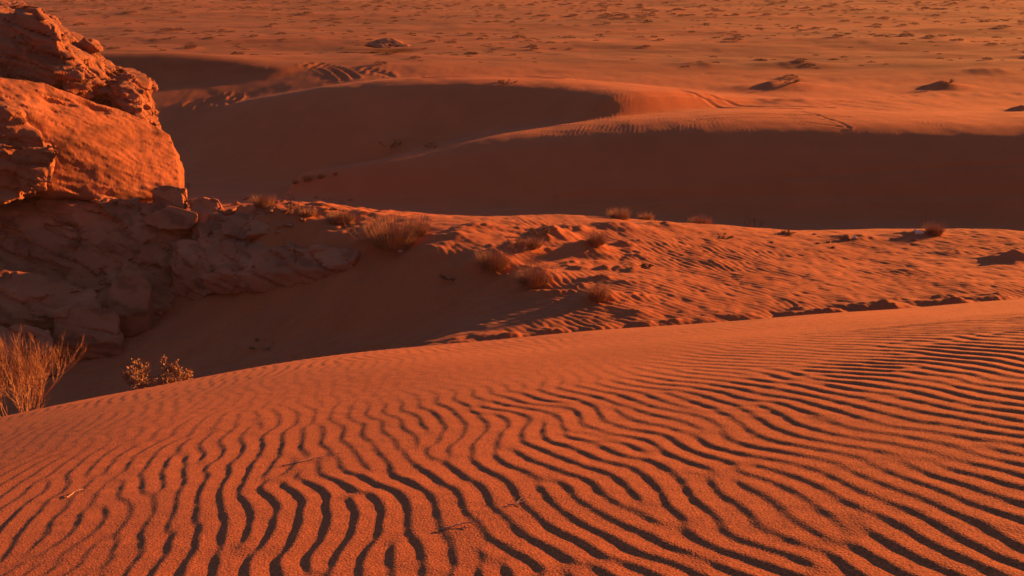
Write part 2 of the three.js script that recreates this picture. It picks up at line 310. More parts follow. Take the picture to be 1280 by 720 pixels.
// ------------------------------------------------------------------ the ground: one grid of rays and rings, finer where it is close, cut into dune and plain
const sandMap = (() => { // fine grain only
  const N = 512, c = new Uint8Array(N * N * 4), b = new Uint8Array(N * N * 4), r = rng(9);
  const a = new Float32Array(N * N); for (let i = 0; i < N * N; i++) a[i] = r();
  for (let j = 0; j < N; j++) for (let i = 0; i < N; i++) {
    let s = 0; for (let v = -1; v <= 1; v++) for (let u = -1; u <= 1; u++) s += a[((j + v) & (N - 1)) * N + ((i + u) & (N - 1))];
    s = s / 9; const k = (j * N + i) * 4, g = clamp(200 + 150 * (s - 0.5) + 50 * (a[j * N + i] - 0.5), 90, 255), h = clamp(128 + 420 * (s - 0.5) + 60 * (a[j * N + i] - 0.5), 0, 255);
    c[k] = g; c[k + 1] = g; c[k + 2] = g; c[k + 3] = 255; b[k] = b[k + 1] = b[k + 2] = h; b[k + 3] = 255;
  }
  const mk = (d, srgb) => { const t = new THREE.DataTexture(d, N, N, THREE.RGBAFormat); t.wrapS = t.wrapT = THREE.RepeatWrapping; t.magFilter = THREE.LinearFilter; t.minFilter = THREE.LinearMipmapLinearFilter; t.generateMipmaps = true; if (srgb) t.colorSpace = THREE.SRGBColorSpace; t.needsUpdate = true; return t; };
  return [mk(c, true), mk(b, false)];
})();
const sandMat = new THREE.MeshStandardMaterial({ vertexColors: true, roughness: 1, metalness: 0, map: sandMap[0], bumpMap: sandMap[1], bumpScale: 0.0012 });
sandMat.name = 'sand';
const SAND = [0.66, 0.19, 0.060];
{
  const CZ = 2, cols = [], rows = [];
  const half = 26 * Math.PI / 180, nc = 760;
  for (let i = 0; i <= nc; i++) cols.push(-half + 2 * half * i / nc);
  for (let a = half, s = 0.004; a < Math.PI;) { s = Math.min(s * 1.35, 0.2); a += s; if (a >= Math.PI) break; cols.push(a); cols.unshift(-a); }
  let d = -1.4;
  while (d < 4000) {
    rows.push(d);
    d += d < 2.2 ? 0.12 : d < 7 ? 0.0125 : d < 10.8 ? 0.03 : d < 15 ? 0.12 : d < 20.5 ? 0.075 : d < 36 ? 0.046 : d < 60 ? 0.11 : d < 260 ? d * 0.0075 : d * 0.08;
  }
  const C = cols.length, R = rows.length, pos = new Float32Array(C * R * 3), col = new Float32Array(C * R * 3), uv = new Float32Array(C * R * 2), who = new Uint8Array(C * R);
  const sn = cols.map(Math.sin), cs = cols.map(Math.cos);
  for (let j = 0, k = 0; j < R; j++) for (let i = 0; i < C; i++, k++) {
    const r = rows[j] + CZ, x = r * sn[i], z = CZ - r * cs[i], dd = -z;
    const v = smoothD(x, dd), w = layer; who[k] = w;
    const inside = Math.abs(cols[i]) < half * 1.08;
    const D = v + (dd > 0 && dd < 500 ? reliefD(x, dd) : 0) + (inside ? rippleD(x, dd, w, v) : 0);
    pos[k * 3] = x; pos[k * 3 + 1] = EYE - D; pos[k * 3 + 2] = z;
    uv[k * 2] = x / 0.9; uv[k * 2 + 1] = z / 0.9;
    // tone of the sand itself: drifts of paler and of darker grains, gravel on the far plain
    let t = 1 + 0.10 * n2(x * 0.21, z * 0.21) + 0.07 * n2(x * 0.9 + 4, z * 0.9), g = 0;
    if (dd > 55) { const q = sstep(55, 80, dd); t += q * (-0.45 + 0.26 * n2(x * 0.03, z * 0.09) + 0.2 * n2(x * 0.12, z * 0.4) + 0.22 * n2(x * 0.4, z * 1.1)); g = q * (0.3 + 0.3 * n2(x * 0.02 + 9, z * 0.06)); }
    else if (dd > 15 && dd < 37 && w === 0) g = 0.2 + 0.3 * n2(x * 0.4, z * 0.4);
    g = clamp(g, 0, 0.6);
    col[k * 3] = SAND[0] * t * (1 - 0.38 * g); col[k * 3 + 1] = SAND[1] * t * (1 - 0.42 * g); col[k * 3 + 2] = SAND[2] * t * (1 - 0.36 * g);
  }
  const faces = [[], [], [], [], []];
  for (let j = 0; j + 1 < R; j++) for (let i = 0; i < C; i++) {
    const i2 = (i + 1) % C, a = j * C + i, b = j * C + i2, c = (j + 1) * C + i2, e = (j + 1) * C + i;
    faces[who[a]].push(a, b, c, a, c, e);
  }
  const all = new THREE.BufferGeometry();
  all.setAttribute('position', new THREE.BufferAttribute(pos, 3));
  all.setIndex(new THREE.BufferAttribute(Uint32Array.from(faces.flat()), 1));
  all.computeVertexNormals();
  const nor = all.attributes.normal.array;
  const LABEL = [
    ['desert_ground', 'red sandy plain with hollows, hummocks and far scrub reaching to the horizon', 'desert ground'],
    ['foreground_dune', 'smooth orange dune covered in long dark wind ripples', 'sand dune'],
    ['sand_dune', 'long low dune with a broad shaded face and a rippled sunlit top', 'sand dune'],
    ['sand_dune', 'shaded horseshoe dune with tyre marks along its rim, behind the long low dune', 'sand dune'],
    ['sand_dune', 'dark shaded sand bank beside the top of the cliff', 'sand dune'],
  ];
  faces.forEach((f, n) => {
    const map = new Int32Array(C * R).fill(-1), idx = new Uint32Array(f.length); let m = 0;
    for (let i = 0; i < f.length; i++) { if (map[f[i]] < 0) map[f[i]] = m++; idx[i] = map[f[i]]; }
    const P = new Float32Array(m * 3), N = new Float32Array(m * 3), K = new Float32Array(m * 3), T = new Float32Array(m * 2);
    for (let i = 0; i < map.length; i++) if (map[i] >= 0) { const o = map[i]; for (let c = 0; c < 3; c++) { P[o * 3 + c] = pos[i * 3 + c]; N[o * 3 + c] = nor[i * 3 + c]; K[o * 3 + c] = col[i * 3 + c]; } T[o * 2] = uv[i * 2]; T[o * 2 + 1] = uv[i * 2 + 1]; }
    const g = new THREE.BufferGeometry();
    g.setAttribute('position', new THREE.BufferAttribute(P, 3)); g.setAttribute('normal', new THREE.BufferAttribute(N, 3)); g.setAttribute('color', new THREE.BufferAttribute(K, 3)); g.setAttribute('uv', new THREE.BufferAttribute(T, 2));
    g.setIndex(new THREE.BufferAttribute(idx, 1));
    tag(shadowed(new THREE.Mesh(g, sandMat)), ...LABEL[n], null, 'structure');
  });
  console.log('ground', C, R, C * R);
}

// ------------------------------------------------------------------ rock: blocks cut by planes, weathered by layered noise, meshed from their distance field
const rockMat = new THREE.MeshStandardMaterial({ vertexColors: true, roughness: 1 });
rockMat.name = 'sandstone';
function hullOf(points) { // outward planes of the hull of surveyed points
  const h = new ConvexHull().setFromPoints(points.map(p => new THREE.Vector3(...p))), out = [], box = new THREE.Box3();
  for (const p of points) box.expandByPoint(new THREE.Vector3(...p));
  for (const f of h.faces) out.push(f.normal.x, f.normal.y, f.normal.z, f.constant);
  return { pl: Float32Array.from(out), box };
}
function hullDist(h, x, y, z) { let m = -1e9; const p = h.pl; for (let i = 0; i < p.length; i += 4) { const q = p[i] * x + p[i + 1] * y + p[i + 2] * z - p[i + 3]; if (q > m) m = q; } return m; }
function rockGeometry(hulls, cell, amp, field, tint = [0.40, 0.145, 0.072], origin = [0, 0, 0], flat = false) {
  const box = new THREE.Box3(); for (const h of hulls) box.union(h.box); box.expandByScalar(amp + cell * 3);
  const B = 6, s = cell * B, n = ['x', 'y', 'z'].map(k => Math.ceil((box.max[k] - box.min[k]) / s)), [bx, by, bz] = n;
  const NX = bx * B + 1, NY = by * B + 1, NZ = bz * B + 1, val = new Float32Array(NX * NY * NZ).fill(9), vid = new Int32Array(NX * NY * NZ).fill(-1), o = box.min;
  const base = (x, y, z) => { let m = 1e9; for (const h of hulls) { const q = hullDist(h, x, y, z); m = m > 8 ? q : smin(m, q, 0.15); } return m; };
  const act = [], done = new Uint8Array(val.length);
  for (let k = 0; k < bz; k++) for (let j = 0; j < by; j++) for (let i = 0; i < bx; i++) {
    const q = base(o.x + (i + 0.5) * s, o.y + (j + 0.5) * s, o.z + (k + 0.5) * s);
    if (Math.abs(q) > s * 0.9 + amp) { if (q < 0) for (let c = 0; c <= B; c++) for (let b = 0; b <= B; b++) for (let a = 0; a <= B; a++) { const id = ((k * B + c) * NY + j * B + b) * NX + i * B + a; if (!done[id]) val[id] = -9; } continue; }
    act.push(i, j, k);
    for (let c = 0; c <= B; c++) for (let b = 0; b <= B; b++) for (let a = 0; a <= B; a++) {
      const I = i * B + a, J = j * B + b, K = k * B + c, id = (K * NY + J) * NX + I;
      if (done[id]) continue; done[id] = 1;
      const x = o.x + I * cell, y = o.y + J * cell, z = o.z + K * cell;
      val[id] = field(base(x, y, z), x, y, z);
    }
  }
  const P = [], col = [], uv = [], idx = [];
  for (let t = 0; t < act.length; t += 3) for (let c = 0; c < B; c++) for (let b = 0; b < B; b++) for (let a = 0; a < B; a++) {
    const I = act[t] * B + a, J = act[t + 1] * B + b, K = act[t + 2] * B + c, id = (K * NY + J) * NX + I;
    let m = 0; const v = [];
    for (let q = 0; q < 8; q++) { const w = val[id + (q & 1) + ((q >> 1) & 1) * NX + (q >> 2) * NX * NY]; v.push(w); if (w < 0) m++; }
    if (m === 0 || m === 8) continue;
    let sx = 0, sy = 0, sz = 0, e = 0;
    for (let q = 0; q < 8; q++) for (let w = 0; w < 3; w++) { const r = q | (1 << w); if (r === q || (v[q] < 0) === (v[r] < 0)) continue; const f = v[q] / (v[q] - v[r]); sx += (q & 1) + (w === 0 ? f : 0); sy += ((q >> 1) & 1) + (w === 1 ? f : 0); sz += (q >> 2) + (w === 2 ? f : 0); e++; }
    const x = o.x + (I + sx / e) * cell, y = o.y + (J + sy / e) * cell, z = o.z + (K + sz / e) * cell;
    vid[id] = P.length / 3; P.push(x - origin[0], y - origin[1], z - origin[2]);
    const layers = n2(y * 2.2 + 0.4 * x * 0.5 + 0.6 * n2(x * 0.5, z * 0.5), 3.3), stain = sstep(0.05, 0.45, n3(x * 1.7 + 2 * y, y * 2.6, z * 1.7 + 4) + 0.35 * n3(x * 5, y * 9, z * 5)), tt = (1 + 0.25 * layers + 0.3 * fbm3(x * 1.3, y * 1.3, z * 1.3, 4)) * (1 - 0.38 * stain), pale = sstep(0.25, 0.6, n3(x * 0.8 + 9, y * 1.6, z * 0.8));
    col.push(tint[0] * tt * (1 + 0.12 * pale), tint[1] * tt * (1 + 0.25 * pale), tint[2] * tt * (1 + 0.35 * pale));
    uv.push((x + 0.6 * z) / 1.1, (y + 0.45 * z) / 1.1);
  }
  const quad = (p, q, r, s2, flip) => { if (p < 0 || q < 0 || r < 0 || s2 < 0) return; if (flip) idx.push(p, q, r, p, r, s2); else idx.push(p, r, q, p, s2, r); };
  const X = 1, Y = NX, Z = NX * NY;
  for (let t = 0; t < act.length; t += 3) for (let c = 0; c < B; c++) for (let b = 0; b < B; b++) for (let a = 0; a < B; a++) {
    const I = act[t] * B + a, J = act[t + 1] * B + b, K = act[t + 2] * B + c, id = (K * NY + J) * NX + I, u = val[id] < 0;
    if (J && K && (val[id + X] < 0) !== u) quad(vid[id], vid[id - Y], vid[id - Y - Z], vid[id - Z], !u);
    if (I && K && (val[id + Y] < 0) !== u) quad(vid[id], vid[id - Z], vid[id - X - Z], vid[id - X], !u);
    if (I && J && (val[id + Z] < 0) !== u) quad(vid[id], vid[id - X], vid[id - X - Y], vid[id - Y], !u);
  }
  { // only the one solid piece: loose crumbs are dropped
    const up = Int32Array.from({ length: P.length / 3 }, (_, i) => i), root = i => { while (up[i] !== i) i = up[i] = up[up[i]]; return i; }, count = new Map();
    for (let i = 0; i < idx.length; i += 3) { const a = root(idx[i]); up[root(idx[i + 1])] = a; up[root(idx[i + 2])] = a; }
    for (let i = 0; i < up.length; i++) { const a = root(i); count.set(a, (count.get(a) || 0) + 1); }
    const big = [...count].reduce((a, b) => b[1] > a[1] ? b : a)[0]; let n2_ = 0;
    for (let i = 0; i < idx.length; i += 3) if (root(idx[i]) === big) { idx[n2_++] = idx[i]; idx[n2_++] = idx[i + 1]; idx[n2_++] = idx[i + 2]; }
    idx.length = n2_;
  }
  const g = new THREE.BufferGeometry();
  g.setAttribute('position', new THREE.BufferAttribute(Float32Array.from(P), 3)); g.setAttribute('color', new THREE.BufferAttribute(Float32Array.from(col), 3)); g.setAttribute('uv', new THREE.BufferAttribute(Float32Array.from(uv), 2));
  g.setIndex(idx); if (!flat) { g.computeVertexNormals(); return g; }
  const f = g.toNonIndexed(); f.computeVertexNormals(); return f;
}
const hash3 = (i, j, k) => PERM[PERM[PERM[i & 255] + (j & 255)] + (k & 255)] / 255;
function blocks(x, y, z) { // broken blocks: [own step of the block, nearness to its joint]
  const X = Math.floor(x), Y = Math.floor(y), Z = Math.floor(z); let a = 9, b = 9, id = 0;
  for (let k = Z - 1; k <= Z + 1; k++) for (let j = Y - 1; j <= Y + 1; j++) for (let i = X - 1; i <= X + 1; i++) {
    const dx = i + 0.15 + 0.7 * hash3(i, j, k) - x, dy = j + 0.15 + 0.7 * hash3(j + 7, k, i) - y, dz = k + 0.15 + 0.7 * hash3(k + 3, i + 5, j) - z, q = dx * dx + dy * dy + dz * dz;
    if (q < a) { b = a; a = q; id = hash3(i + 31, j, k + 11); } else if (q < b) b = q;
  }
  return [id - 0.5, 1 - sstep(0, 0.22, Math.sqrt(b) - Math.sqrt(a))];
}
// weathering: bedding that dips to the right, blocky joints, hollows
const craggy = (k, fine = 1) => (q, x, y, z) => {
  const wx = x + 0.25 * n3(x * 0.9, y * 0.9, z * 0.9), wz = z + 0.25 * n3(x * 0.9 + 5, y * 0.9, z * 0.9), bed = y + 0.30 * x + 0.10 * z;
  const [s1, j1] = blocks(wx * 0.75, bed * 1.5, wz * 0.75), [s2, j2] = blocks(wx * 2.0 + 9, bed * 4.2, wz * 2.0);
  const fr = (bed * 2.3 + 0.35 * n3(x * 0.5, y * 0.5, z * 0.5) + 0.12 * n3(x * 2, y * 2, z * 2)) % 1, groove = 1 - sstep(0.02, 0.13, Math.abs((fr + 1) % 1 - 0.5));
  return q + k * (0.14 * groove + 0.50 * s1 + 0.05 * j1 + 0.22 * s2 + 0.025 * j2 + 0.17 * fbm3(x * 3, bed * 6, z * 3, 4) * fine + 0.30 * Math.max(0, n3(x * 0.6, y * 0.9 + 4, z * 0.6) - 0.15));
};
const slabby = (q, x, y, z) => { // smooth face, fluted and pitted along its dip
  const u = (x - 0.52 * y - 0.78 * z) / 1.37, w = -0.057 * x + 0.794 * y - 0.603 * z, e = n3(u * 0.7, w * 3.6, 3.1), f = n3(u * 1.6, w * 8 + 3, 1.7);
  const worn = 0.15 + 0.85 * sstep(-0.15, 0.3, n3(x * 0.4 + 2, y * 0.4, z * 0.4) + 0.5 * n3(x * 1.1, y * 1.1, z * 1.1));
  return q + 0.12 * fbm3(x * 0.6, y * 0.6, z * 0.6, 3) + worn * (0.30 * Math.max(0, e - 0.05) + 0.20 * Math.max(0, f - 0.08)) + 0.05 * Math.abs(n3(u * 0.25, w * 2.2, 5)) + 0.04 * n3(u * 4, w * 14, 9) + 0.10 * Math.max(0, n3(x * 1.3 + 3, y * 1.3, z * 1.3) - 0.3);
};
const boulderish = (k) => (q, x, y, z) => q + k * (0.5 * fbm3(x * 1.1, y * 1.5, z * 1.1, 2) + 0.22 * Math.abs(n3(x * 2.3, y * 3.4, z * 2.3)) + 0.10 * fbm3(x * 5, y * 7, z * 5, 2) - 0.1);
const STONE = [0.31, 0.118, 0.054];
const A = list => list.map(p => at(...p));
const sunk = (list, h) => h ? [...list, ...list.map(([x, y, z]) => [x, y - h, z])] : list; // rock goes on below the sand
function rockPart(hulls, cell, amp, field, tint, origin, deep = 0) { return shadowed(new THREE.Mesh(rockGeometry(hulls.map(h => hullOf(sunk(A(h), deep))), cell, amp, field, tint, origin, true), rockMat)); }
{
  const root = new THREE.Group(), O = at(110, 240, 36); root.position.set(...O);
  const part = (name, ...a) => { const m = rockPart(...a, O, name === 'sloping_slab' ? 0.25 : 0); m.name = name; root.add(m); };
  part('upper_crag', [
    [[-90, 0, 37.5], [0, 12, 36.8], [45, 19, 36.6], [72, 42, 36.2], [92, 92, 36.1], [60, 112, 36], [0, 108, 35.9], [-90, 104, 35.9], [-90, -12, 45], [20, 8, 44], [70, 26, 42], [112, 95, 40], [60, 150, 39], [-90, 150, 39]],
    [[72, 58, 36], [100, 66, 36.4], [118, 82, 36.5], [136, 102, 36.5], [110, 122, 36], [75, 116, 35.6], [66, 27, 40], [90, 38, 40], [120, 60, 40], [140, 84, 40], [150, 145, 38.5], [80, 150, 38]],
    [[128, 100, 36.6], [160, 102, 36.8], [178, 117, 36.8], [190, 142, 36.7], [202, 164, 36.6], [150, 138, 36.2], [128, 78, 40], [165, 83, 40], [184, 97, 39.5], [190, 122, 39], [213, 171, 38], [190, 210, 40], [120, 210, 40]],
  ], 0.058, 0.85, craggy(1), [0.25, 0.098, 0.048]);
  part('sloping_slab', [
    [[-90, 78, 32.6], [0, 100, 33.6], [60, 106, 34.6], [110, 124, 35.3], [160, 140, 36], [214, 168, 36.3], [229, 212, 36], [227, 238, 35], [150, 242, 33.7], [66, 240, 32.7], [30, 140, 32.9], [-90, 110, 32.2], [-90, 90, 40], [200, 185, 42], [228, 245, 42], [-90, 250, 40]],
  ], 0.055, 0.35, slabby, [0.29, 0.102, 0.044]);
  part('lower_wall', [
    [[-90, 118, 31.6], [0, 128, 32], [30, 138, 32.2], [58, 166, 32.4], [67, 188, 32.2], [60, 240, 32], [-90, 262, 30.8], [-90, 120, 36], [50, 180, 35], [58, 250, 36]],
  ], 0.055, 0.5, craggy(0.55), STONE);
  tag(root, 'rock_outcrop', 'tall craggy sandstone outcrop with a bright sloping slab, above the dark ledges', 'rock outcrop');
}
function rock(name, label, category, group, hulls, cell, amp, field, tint, deep = 0.55) {
  const all = hulls.flat(), low = all.reduce((a, p) => at(...p)[1] < at(...a)[1] ? p : a), O = at(...low);
  const m = rockPart(hulls, cell, amp, field, tint, O, deep); m.position.set(...O);
  return tag(m, name, label, category, group);
}
rock('rock_ledge', 'broad dark rock ledge below the sloping slab of the outcrop', 'rock ledge', null, [
  [[-90, 246, 33.2], [0, 243, 33.4], [80, 246, 33.4], [175, 250, 33.2], [250, 264, 32.4], [252, 300, 31.8], [245, 330, 31.3], [120, 334, 31], [-90, 336, 30.8], [0, 290, 32], [120, 285, 32.2], [-90, 260, 39], [240, 270, 36], [240, 340, 36], [-90, 350, 37]],
  [[-90, 326, 31.4], [60, 330, 31.4], [170, 334, 31.2], [222, 342, 31], [236, 360, 30.2], [200, 384, 29.4], [120, 398, 28.9], [-90, 404, 28.6], [-90, 340, 34], [230, 350, 34], [230, 380, 33], [-90, 410, 33]],
], 0.05, 0.55, craggy(0.6), STONE);
rock('rock_ledge', 'low dark rock ledge with a shaded undercut, below the dry grass tufts on the ridge', 'rock ledge', null, [
  [[245, 280, 31.25], [300, 268, 31.45], [372, 274, 31.05], [395, 285, 30.55], [385, 300, 30.15], [300, 300, 30.25], [250, 300, 30.45], [260, 300, 33.25], [380, 290, 33.25]],
  [[250, 298, 30.45], [330, 298, 30.25], [420, 311, 28.8], [446, 318, 28.5], [440, 327, 28.2], [400, 336, 28.2], [320, 338, 28.95], [255, 345, 29.05], [250, 330, 32.25], [430, 330, 32.25]],
  [[212, 300, 31], [262, 298, 30.5], [264, 345, 29.3], [225, 352, 29.7], [212, 330, 30.3], [225, 310, 33], [262, 310, 33]],
], 0.045, 0.45, craggy(0.42), STONE);
rock('boulder', 'pointed lens-shaped boulder resting on the broad dark ledge', 'boulder', null, [
  [[174, 276, 31.9], [195, 264, 31.8], [210, 257, 31.9], [247, 266, 31.7], [248, 279, 31.6], [232, 287, 31.4], [200, 286, 31.4], [210, 262, 32.7], [240, 268, 32.7], [200, 280, 32.7], [240, 282, 32.6]],
], 0.028, 0.2, boulderish(0.16), STONE, 0);
rock('boulder', 'square upright rock block behind the lens-shaped boulder', 'boulder', null, [
  [[190, 232, 33.2], [215, 231, 33.1], [231, 238, 33], [231, 264, 32.6], [191, 266, 32.7], [195, 233, 34.1], [230, 240, 34], [228, 262, 34], [190, 262, 34]],
], 0.032, 0.3, craggy(0.3), STONE);
rock('boulder', 'rounded rock block with one sunlit edge, beside the lens-shaped boulder', 'boulder', null, [
  [[236, 250, 32.6], [256, 245, 32.6], [272, 249, 32.4], [284, 268, 32.2], [276, 294, 31.6], [240, 298, 31.4], [240, 252, 33.6], [275, 255, 33.6], [280, 290, 33.2], [240, 290, 33.2]],
], 0.032, 0.3, craggy(0.32), STONE);
rock('boulder', 'smooth round boulder in deep shade at the foot of the ledges', 'boulder', null, [
  [[134, 380, 28.8], [138, 355, 29], [155, 344, 29.2], [178, 346, 29.2], [188, 362, 29], [184, 386, 28.6], [160, 394, 28.4], [140, 392, 28.5], [145, 350, 29.9], [180, 352, 29.9], [185, 385, 29.9], [140, 390, 29.9]],
], 0.03, 0.2, boulderish(0.2), STONE);
rock('boulder', 'long flat-topped block with a dark gap beneath it, behind the broom bush', 'boulder', null, [
  [[68, 392, 27.2], [100, 382, 27.5], [140, 384, 27.6], [152, 398, 27.4], [150, 422, 27], [120, 430, 26.8], [70, 432, 26.7], [72, 390, 28.6], [145, 392, 28.6], [150, 440, 28.2], [70, 446, 28.2]],
], 0.032, 0.3, craggy(0.26), STONE);
rock('boulder', 'half-hidden rounded rock with a cracked top, between the broad ledge and the flat-topped block', 'boulder', null, [
  [[-60, 345, 28.8], [10, 338, 29], [60, 352, 29], [118, 362, 28.9], [124, 388, 28.2], [60, 398, 27.8], [-60, 400, 27.8], [-60, 350, 30.6], [100, 365, 30.6], [110, 396, 30], [-60, 404, 30]],
], 0.045, 0.5, craggy(0.45), STONE);
rock('boulder', 'low dark rock half buried in sand beside the broom bush', 'boulder', null, [
  [[-60, 412, 26], [20, 405, 26.2], [58, 414, 26.1], [66, 440, 25.5], [20, 450, 25.2], [-60, 452, 25.2], [-60, 415, 27.4], [55, 420, 27.2], [60, 450, 26.8], [-60, 460, 26.8]],
], 0.04, 0.4, craggy(0.34), STONE);
rock('rock_mound', 'dark humped rock mound standing alone on the far plain', 'rock mound', null, [
  [[452, 57, 84], [470, 50, 84.6], [484, 47, 85], [492, 48, 85], [504, 54, 84.5], [516, 58, 84], [480, 60, 83.2], [460, 58, 86.5], [485, 50, 87], [510, 57, 86.5]],
], 0.11, 0.3, boulderish(0.25), STONE, 0);
{ // rubble along the ridge and stones on the sand
  const r = rng(41), base = [];
  for (let v = 0; v < 5; v++) {
    const pts = []; for (let i = 0; i < 14; i++) { const a = r() * 6.283, h = r() * 2 - 1, q = Math.sqrt(1 - h * h); pts.push([Math.cos(a) * q * (0.8 + 0.3 * r()), h * 0.62, Math.sin(a) * q * (0.8 + 0.3 * r())]); }
    base.push(rockGeometry([hullOf(pts)], 0.12, 0.15, (q, x, y, z) => q + 0.12 * n3(x * 2 + v * 5, y * 2, z * 2) + 0.05 * n3(x * 6 + v, y * 6, z * 6), STONE));
  }
  const paleMat = new THREE.MeshStandardMaterial({ color: new THREE.Color().setRGB(0.62, 0.5, 0.42), roughness: 1 });
  const put = (px, py, size, name, label, group, mat = rockMat, from = 15) => {
    const p = hit(px, py, from), m = shadowed(new THREE.Mesh(base[(r() * 5) | 0], mat));
    m.position.set(p[0], p[1] + size * 0.12, p[2]); m.rotation.set(0.3 * (r() - 0.5), r() * 6.28, 0.3 * (r() - 0.5)); m.scale.set(size * (0.8 + 0.5 * r()), size * (0.6 + 0.4 * r()), size * (0.8 + 0.5 * r()));
    tag(m, name, label, 'stone', group);
  };
  for (let i = 0; i < 46; i++) put(262 + 180 * r(), 246 + 50 * r() * (0.3 + 0.7 * r()), 0.07 + 0.26 * r() * r(), 'stone', 'broken sandstone piece among the rubble along the ledge top', 'rubble along the ledge top', rockMat, 28);
  for (let i = 0; i < 16; i++) put(205 + 30 * r(), 228 + 12 * r(), 0.06 + 0.12 * r(), 'stone', 'small rock fragment at the foot of the sloping slab', 'fragments below the slab', rockMat, 28);
  for (const [px, py, s] of [[484, 310, 0.13], [492, 311, 0.1], [500, 314, 0.09]]) put(px, py, s, 'stone', 'small pale stone lying below the large grass bush on the ridge', 'pale stones below the bush', paleMat, 24);
  put(1146, 291, 0.14, 'stone', 'white stone on a dark little mound at the edge of the dune shadow', null, paleMat, 24);
  put(1152, 291, 0.09, 'stone', 'smaller pale stone next to the white stone on its mound', null, paleMat, 24);
  put(1060, 298, 0.17, 'stone', 'dark flat stone lying on rippled sand, next to a pale chip', null, rockMat, 24);
  put(1068, 297, 0.07, 'stone', 'pale chip of stone beside the dark flat stone', null, paleMat, 24);
  for (let i = 0; i < 10; i++) put(880 + 300 * r(), 292 + 20 * r(), 0.05 + 0.05 * r(), 'stone', 'tiny dark pebble scattered on the sunlit rippled flat', 'pebbles on the rippled flat', rockMat, 24);
}
console.log('rocks done');


// ------------------------------------------------------------------ plants
class Strands { // thin tapering blades and twigs collected into one mesh
  constructor() { this.p = []; this.c = []; this.i = []; }
  blade(x, y, z, dx, dy, dz, len, w, bend, c, seg = 3) { // flat grass blade that droops outwards
    const l = Math.hypot(dx, dy, dz), sx = -dz, sz = dx, sl = Math.hypot(sx, sz) || 1; dx /= l; dy /= l; dz /= l;
    let px = x, py = y, pz = z, b = this.p.length / 3;
    for (let k = 0; k <= seg; k++) {
      const t = k / seg, ww = w * (1 - t * 0.85) / 2;
      this.p.push(px + sx / sl * ww, py, pz + sz / sl * ww, px - sx / sl * ww, py, pz - sz / sl * ww); this.c.push(...c, ...c);
      if (k < seg) { this.i.push(b, b + 1, b + 2, b + 1, b + 3, b + 2); b += 2; }
      px += dx * len / seg; py += dy * len / seg; pz += dz * len / seg; dy -= bend / seg; const m = Math.hypot(dx, dy, dz); dx /= m; dy /= m; dz /= m;
    }
  }
  twig(a, b, r0, r1, c, sides = 3) {
    const d = b.clone().sub(a).normalize(), u = new THREE.Vector3(d.y, d.z, d.x).cross(d).normalize(), v = d.clone().cross(u), o = this.p.length / 3;
    for (const [q, r] of [[a, r0], [b, r1]]) for (let k = 0; k < sides; k++) { const t = k / sides * 6.2832; this.p.push(q.x + (u.x * Math.cos(t) + v.x * Math.sin(t)) * r, q.y + (u.y * Math.cos(t) + v.y * Math.sin(t)) * r, q.z + (u.z * Math.cos(t) + v.z * Math.sin(t)) * r); this.c.push(...c); }
    for (let k = 0; k < sides; k++) { const n = (k + 1) % sides; this.i.push(o + k, o + n, o + sides + n, o + k, o + sides + n, o + sides + k); }
  }
  leaf(p, d, len, w, c, r) {
    const s = new THREE.Vector3(r() - 0.5, r() - 0.5, r() - 0.5).cross(d).normalize().multiplyScalar(w), m = p.clone().addScaledVector(d, len * 0.45), e = p.clone().addScaledVector(d, len), o = this.p.length / 3;
    m.y += 0.12 * len;
    for (const q of [p, m.clone().add(s), e, m.clone().sub(s)]) { this.p.push(q.x, q.y, q.z); this.c.push(...c); }
    this.i.push(o, o + 1, o + 2, o, o + 2, o + 3);
  }
  geometry() {
    const g = new THREE.BufferGeometry();
    g.setAttribute('position', new THREE.BufferAttribute(Float32Array.from(this.p), 3)); g.setAttribute('color', new THREE.BufferAttribute(Float32Array.from(this.c), 3)); g.setIndex(this.i); g.computeVertexNormals(); return g;
  }
}
const plantMat = new THREE.MeshStandardMaterial({ vertexColors: true, roughness: 1, side: THREE.DoubleSide }); plantMat.name = 'dry plant';
const tone = (c, r, v = 0.25) => { const k = 1 + v * (r() * 2 - 1); return c.map(q => q * k); };
const STRAW = [0.35, 0.182, 0.083], TWIG = [0.27, 0.15, 0.085], GREEN = [0.17, 0.105, 0.045], BARK = [0.42, 0.26, 0.16];
function mesh(name, st, parent) { const m = shadowed(new THREE.Mesh(st.geometry(), plantMat)); m.name = name; parent.add(m); return m; }
function branchOut(st, p, d, len, r0, depth, r, c, tips) {
  let q = p.clone(), v = d.clone(); const seg = 3;
  for (let i = 0; i < seg; i++) { const n = q.clone().addScaledVector(v, len / seg), t = i / seg; st.twig(q, n, r0 * (1 - t * 0.4), r0 * (1 - (t + 1 / seg) * 0.4), tone(c, r, 0.2), depth > 2 ? 4 : 3); q = n; v.add(new THREE.Vector3((r() - 0.5) * 0.35, 0.08 + (r() - 0.5) * 0.2, (r() - 0.5) * 0.35)).normalize(); if (depth && i < seg - 1 && r() < 0.75) branchOut(st, q, v.clone().add(new THREE.Vector3((r() - 0.5) * 1.1, 0.15 + 0.2 * r(), (r() - 0.5) * 1.1)).normalize(), len * (0.5 + 0.25 * r()), r0 * 0.55, depth - 1, r, c, tips); }
  if (depth) { const k = 2 + (r() < 0.5 ? 1 : 0); for (let i = 0; i < k; i++) branchOut(st, q, v.clone().add(new THREE.Vector3((r() - 0.5) * 0.9, 0.1 * r(), (r() - 0.5) * 0.9)).normalize(), len * (0.55 + 0.25 * r()), r0 * 0.55, depth - 1, r, c, tips); }
  else tips?.push([q, v]);
}
